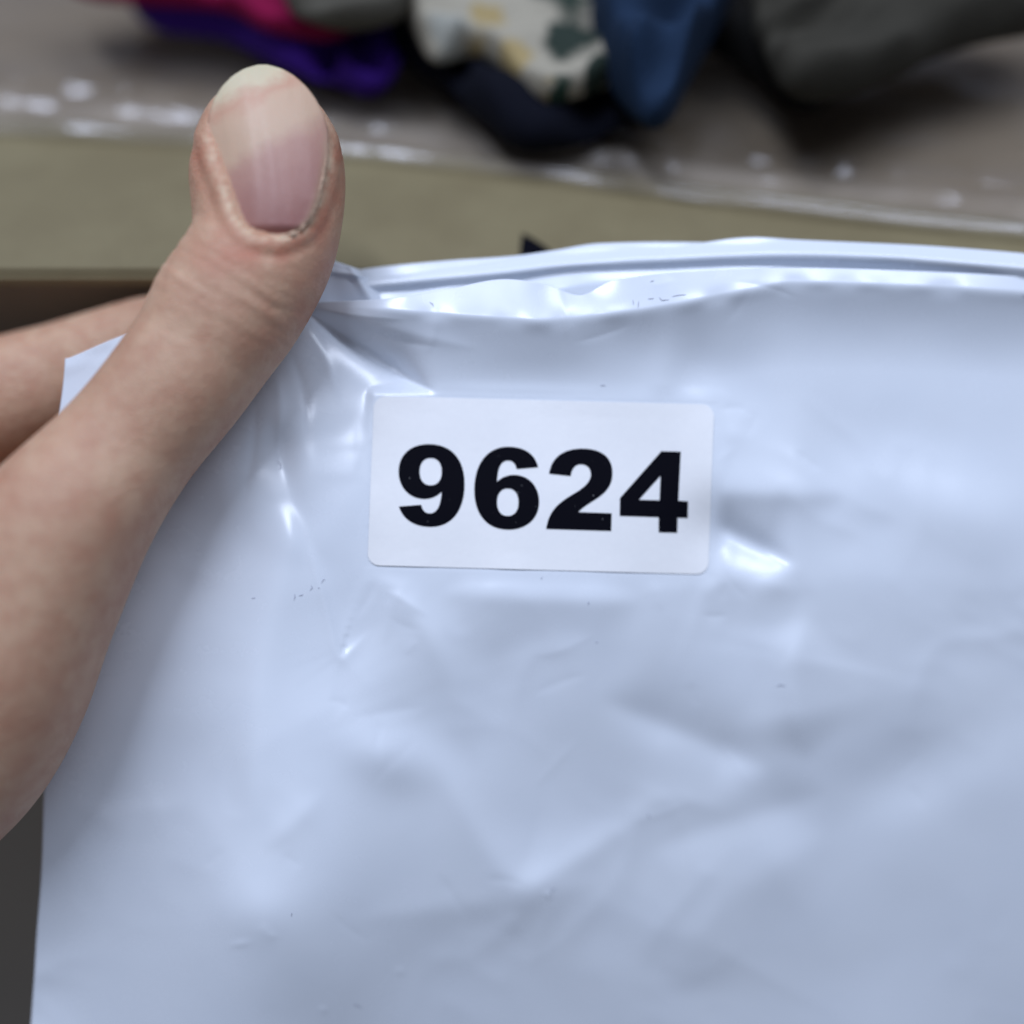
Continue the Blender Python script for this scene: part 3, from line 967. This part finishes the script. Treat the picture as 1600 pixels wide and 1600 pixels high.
def build_cuticle():
    # ragged dry skin along the root of the nail
    ang = np.linspace(0, 1, 160)
    ys = np.array([a[0] for a in NAIL[:7]], float); cxs = np.array([a[1] for a in NAIL[:7]], float); hws = np.array([a[2] for a in NAIL[:7]], float)
    left = [(c - h, y) for y, c, h in zip(ys, cxs, hws)][::-1]
    right = [(c + h, y) for y, c, h in zip(ys, cxs, hws)]
    pl = np.array(left + right)
    d = np.r_[0, np.cumsum(np.hypot(*np.diff(pl, axis=0).T))]
    u = ang * d[-1]
    X, Y = np.interp(u, d, pl[:, 0]), np.interp(u, d, pl[:, 1])
    for _ in range(6):
        X[1:-1] = (X[:-2] + 2*X[1:-1] + X[2:])/4; Y[1:-1] = (Y[:-2] + 2*Y[1:-1] + Y[2:])/4
    gx, gy = np.gradient(X), np.gradient(Y); g = np.hypot(gx, gy)
    nx, ny = -gy/g, gx/g              # towards the outside (checked below)
    sgn = np.sign((X-427)*nx + (Y-300)*ny); nx, ny = nx*sgn, ny*sgn
    rad = (3.0 + 2.4*vnoise(u/9., u*0+3, 91) + 1.5*vnoise(u/3., u*0, 92)) * (0.35 + 0.65*np.sin(ang*math.pi))
    rad = np.clip(rad * 0.62, 0.5, None)
    V, seg = [], 8
    for i in range(len(u)):
        off = 1.5*vnoise(np.array([u[i]/6.]), np.array([7.]), 93)[0]
        sx = (X[i]-427)/93.
        base = float(nail_w(np.array([min(Y[i], 366)]), np.array([sx]))[0]) - 0.25
        for k in range(seg):
            a = 2*math.pi*k/seg
            r = rad[i]*(1 + 0.3*math.sin(3*a + i))
            V.append(tuple(P(X[i] + nx[i]*(off + r*1.25*math.cos(a)), Y[i] + ny[i]*(off + r*1.25*math.cos(a)), base + 0.085*r*math.sin(a))))
    F = []
    for i in range(len(u)-1):
        for k in range(seg):
            l = (k+1) % seg
            F.append((i*seg+k, i*seg+l, (i+1)*seg+l, (i+1)*seg+k))
    F.append(tuple(range(seg))[::-1]); F.append(tuple((len(u)-1)*seg+k for k in range(seg)))
    link_mesh("cuticle", V, F, M_CUT, hand)
build_cuticle()

# ------------------------------------------------------------------ things on the table
def chaikin(pts, n):
    pts = [tuple(p) for p in pts]
    for _ in range(n):
        q = []
        for i in range(len(pts)):
            a, b = pts[i], pts[(i+1) % len(pts)]
            q.append((a[0]*.75+b[0]*.25, a[1]*.75+b[1]*.25)); q.append((a[0]*.25+b[0]*.75, a[1]*.25+b[1]*.75))
        pts = q
    return pts

def garment(name, outline, z0, thick, mat, label, cat, seed, centre=None, folds=0.35, rnd=2, tilt=0.0):
    """soft heap of cloth whose rim lies under the given outline; z0 is what it rests on"""
    zr = z0 + thick * 0.45
    o2 = chaikin(outline, rnd)
    W = np.array([tuple(on_plane(x, y, zr))[:2] for x, y in o2])
    # even resample
    d = np.r_[0, np.cumsum(np.hypot(*np.diff(np.vstack([W, W[:1]]), axis=0).T))]
    n = 180
    u = np.linspace(0, d[-1], n, endpoint=False)
    Wc = np.vstack([W, W[:1]])
    W = np.stack([np.interp(u, d, Wc[:, 0]), np.interp(u, d, Wc[:, 1])], 1)
    ctr = np.array(tuple(on_plane(*centre, zr))[:2]) if centre else W.mean(0)
    prof = [(-0.03, 0.0), (-0.01, 0.12), (0.0, 0.32), (0.0, 0.5), (-0.012, 0.72), (-0.04, 0.88), (-0.08, 0.97)]
    V, F = [], []
    K = 0
    r_rel = [1.0 + p[0] for p in prof] + list(np.linspace(0.86, 0.06, 16))
    h_rel = [p[1] for p in prof] + [1.0]*16
    for rr, hh in zip(r_rel, h_rel):
        q = ctr + (W - ctr) * rr
        k = (1 - rr)
        fold = folds * thick * (vnoise(q[:, 0]*60, q[:, 1]*60, seed) + 0.5*vnoise(q[:, 0]*150, q[:, 1]*150, seed+1)) * min(1, hh*1.1)
        ca, sa = math.cos(seed * 1.7), math.sin(seed * 1.7)
        fu, fv = q[:, 0]*ca + q[:, 1]*sa, -q[:, 0]*sa + q[:, 1]*ca
        fold = fold + 0.95 * thick * (0.35 - np.abs(vnoise(fu*130 + 0.6*vnoise(fu*40, fv*40, seed+3), fv*45, seed+2))) * min(1, hh)
        z = z0 + thick*hh + np.where(hh > 0.3, fold, 0) + tilt * k
        V.append(np.column_stack([q, z])); K += 1
    V.append(np.array([[ctr[0], ctr[1], V[-1][:, 2].mean()]]))
    V.append(np.array([[ctr[0], ctr[1], z0]]))
    V = np.concatenate(V)
    V[:, 2] = np.maximum(V[:, 2], z0 + 0.0004)
    for k in range(K-1):
        for i in range(n):
            j = (i+1) % n
            F.append((k*n+i, k*n+j, (k+1)*n+j, (k+1)*n+i))
    for i in range(n):
        F.append(((K-1)*n+i, (K-1)*n+(i+1) % n, K*n))
        F.append((i, K*n+1, (i+1) % n))
    ob = link_mesh(name, V, F, mat)
    bmx = bmesh.new(); bmx.from_mesh(ob.data); bmesh.ops.recalc_face_normals(bmx, faces=bmx.faces); bmx.to_mesh(ob.data); bmx.free()
    tag(ob, label, cat)
    return ob

# flat kraft parcel with a black printed mark, edge along the pale line
def build_parcel():
    z = TABLE_Z + 0.0004
    top = TABLE_Z + 0.0035
    outl = [(-700, 120), (200, 190), (520, 219), (800, 246), (1237, 296), (1700, 350), (2300, 420), (2300, 470), (1700, 426.5), (800, 426.5), (0, 426.5), (-700, 426.5)]
    root = empty("kraft_parcel", on_plane(800, 330, z))
    tag(root, "flat beige kraft parcel lying on the table behind the white bag's mouth", "parcel")
    pts = [on_plane(x, y, top) for x, y in outl]
    bm = bmesh.new()
    a = [bm.verts.new(p) for p in pts]
    b = [bm.verts.new((p.x, p.y, z)) for p in pts]
    n = len(a)
    bm.faces.new(a[::-1]); bm.faces.new(b)
    for i in range(n): bm.faces.new((a[i], a[(i+1) % n], b[(i+1) % n], b[i]))
    bmesh.ops.recalc_face_normals(bm, faces=bm.faces)
    bmesh.ops.bevel(bm, geom=[e for e in bm.edges], offset=0.0009, segments=2, affect='EDGES')
    me = bpy.data.meshes.new("board"); bm.to_mesh(me); bm.free(); me.materials.append(M_KRAFT)
    o = bpy.data.objects.new("board", me); C.objects.link(o); o.parent = root; o.matrix_parent_inverse = root.matrix_world.inverted()
    # black printed mark: a pointed shape, its rest hidden behind the bag
    mk = [(816, 364), (826, 369), (840, 377), (852, 385), (860, 392), (866, 402), (812, 402), (813, 385)]
    V = [on_plane(x, y, top + 0.0001) for x, y in mk]
    link_mesh("printed_mark", V, [tuple(range(len(V)))[::-1]], M_INK, root, smooth=False)
build_parcel()

# clear plastic bag lying over the parcel's far edge, with crimped seams
def build_clear():
    nr, nc = 130, 420
    edge = curve([(-300, 185), (300, 226), (560, 246), (800, 274), (1000, 300), (1237, 332), (1600, 372), (2000, 420)])
    far = curve([(-300, -60), (2000, -20)])
    xs = np.linspace(-250, 1900, nc)
    V = []
    milky = []
    for r in range(nr):
        t = r / (nr - 1)
        for x in xs:
            y = edge(x) * (1-t) + far(x) * t
            p = on_plane(x, float(y), TABLE_Z + 0.0048)
            V.append(p)
    V = np.array([tuple(v) for v in V])
    X = np.tile(xs, nr); T = np.repeat(np.linspace(0, 1, nr), nc)
    Y = edge(X)*(1-T) + far(X)*T
    dy = edge(X) - Y                      # px above the near edge
    z = np.zeros(len(V))
    # rolled lip, seam ribs and crinkles
    z += 0.0010*np.exp(-((dy-14)/8.0)**2) + 0.0014*np.exp(-((dy-48)/9.0)**2)*(0.55+0.45*vnoise(X/40., Y*0+2, 101))
    z += 0.0013*np.exp(-((dy-78)/9.0)**2)*(0.4+0.6*vnoise(X/28., Y*0+5, 102))
    z += 0.0006*vnoise(X/120., Y/40., 103)
    V[:, 2] += np.maximum(z, -0.0004)
    mil = 0.05 + 0.07*np.exp(-((dy-4)/8.0)**2) + 0.16*np.exp(-((dy-30)/15.0)**2) + 0.10*np.exp(-((dy-48)/14.0)**2) + 0.10*sstep(120, 20, dy)*0
    mil = np.clip(mil*(1 + 0.35*vnoise(X/60., Y/25., 105)), 0, 1)
    o = link_grid("clear_plastic_bag", V, nr, nc, M_CLEAR)
    at = o.data.attributes.new("milky", 'FLOAT', 'POINT'); at.data.foreach_set("value", mil.astype(np.float32))
    if o.data.polygons[10].normal.z < 0: o.data.flip_normals()
    tag(o, "clear crinkled plastic bag with pale seam lying beside the dropped clothes", "plastic bag")
build_clear()

Z1 = TABLE_Z + 0.0075
garment("purple_garment", [(180, -60), (210, 30), (330, 40), (375, 55), (440, 94), (520, 112), (580, 138), (616, 110), (634, 60), (690, 40), (700, -60)], Z1, 0.007,
        mat_cloth("purple_cloth", (0.034, 0.008, 0.16), (0.048, 0.011, 0.22)), "bright purple garment lowest in the heap, left of the navy one", "garment", 201, (470, 0))
garment("magenta_garment", [(60, -80), (100, -10), (250, 0), (362, 6), (400, 36), (470, 50), (520, 56), (560, 40), (590, 0), (600, -80)], Z1 + 0.0076, 0.004,
        mat_cloth("magenta_cloth", (0.15, 0.002, 0.030), (0.22, 0.003, 0.048)), "dark magenta garment lying on the purple one", "garment", 211, (400, -20))
garment("grey_garment", [(430, -90), (440, 0), (480, 22), (530, 36), (590, 33), (640, 12), (660, -90)], Z1 + 0.0125, 0.005,
        mat_cloth("grey_cloth", (0.0660, 0.0600, 0.0480), (0.0900, 0.0840, 0.0660)), "small grey garment on top of the magenta one", "garment", 221, (540, -30))
garment("navy_garment", [(575, -80), (575, 50), (630, 88), (690, 122), (745, 176), (805, 226), (870, 224), (950, 198), (1030, 166), (1060, 100), (1060, -80)], Z1, 0.006,
        mat_cloth("navy_cloth", (0.0015, 0.002, 0.006), (0.003, 0.004, 0.010)), "almost black navy garment under the floral and blue ones", "garment", 231, (830, 40))
garment("floral_garment", [(615, -90), (628, -10), (650, 48), (672, 84), (700, 80), (745, 66), (800, 108), (850, 152), (905, 138), (965, 118), (985, 60), (970, -90)], Z1 + 0.0070, 0.006,
        mat_floral(), "white garment with yellow and dark green print, in the middle of the heap", "garment", 241, (800, 0), 0.25)
garment("blue_garment", [(905, -100), (915, 0), (935, 70), (960, 118), (1000, 160), (1030, 172), (1058, 150), (1085, 90), (1125, 20), (1180, -100)], Z1 + 0.0075, 0.011,
        mat_cloth("blue_cloth", (0.007, 0.017, 0.038), (0.016, 0.036, 0.078), 1200), "denim blue garment hanging over the right of the navy one", "garment", 251, (1030, 10), 0.2)
garment("black_garment", [(1080, -60), (1090, 40), (1115, 72), (1160, 92), (1200, 125), (1237, 160), (1300, 160), (1340, 60), (1340, -60)], Z1, 0.006,
        mat_cloth("black_cloth", (0.006, 0.006, 0.006), (0.012, 0.011, 0.010)), "black garment peeping out between the blue and dark grey ones", "garment", 261, (1210, 10))
garment("dark_grey_garment", [(1165, -80), (1175, 20), (1195, 60), (1220, 125), (1280, 140), (1380, 112), (1500, 50), (1700, 20), (1700, -80)], Z1 + 0.0088, 0.008,
        mat_cloth("dark_grey_cloth", (0.0315, 0.0293, 0.0225), (0.0495, 0.0450, 0.0351)), "dark grey garment at the right end of the heap", "garment", 271, (1400, 0))
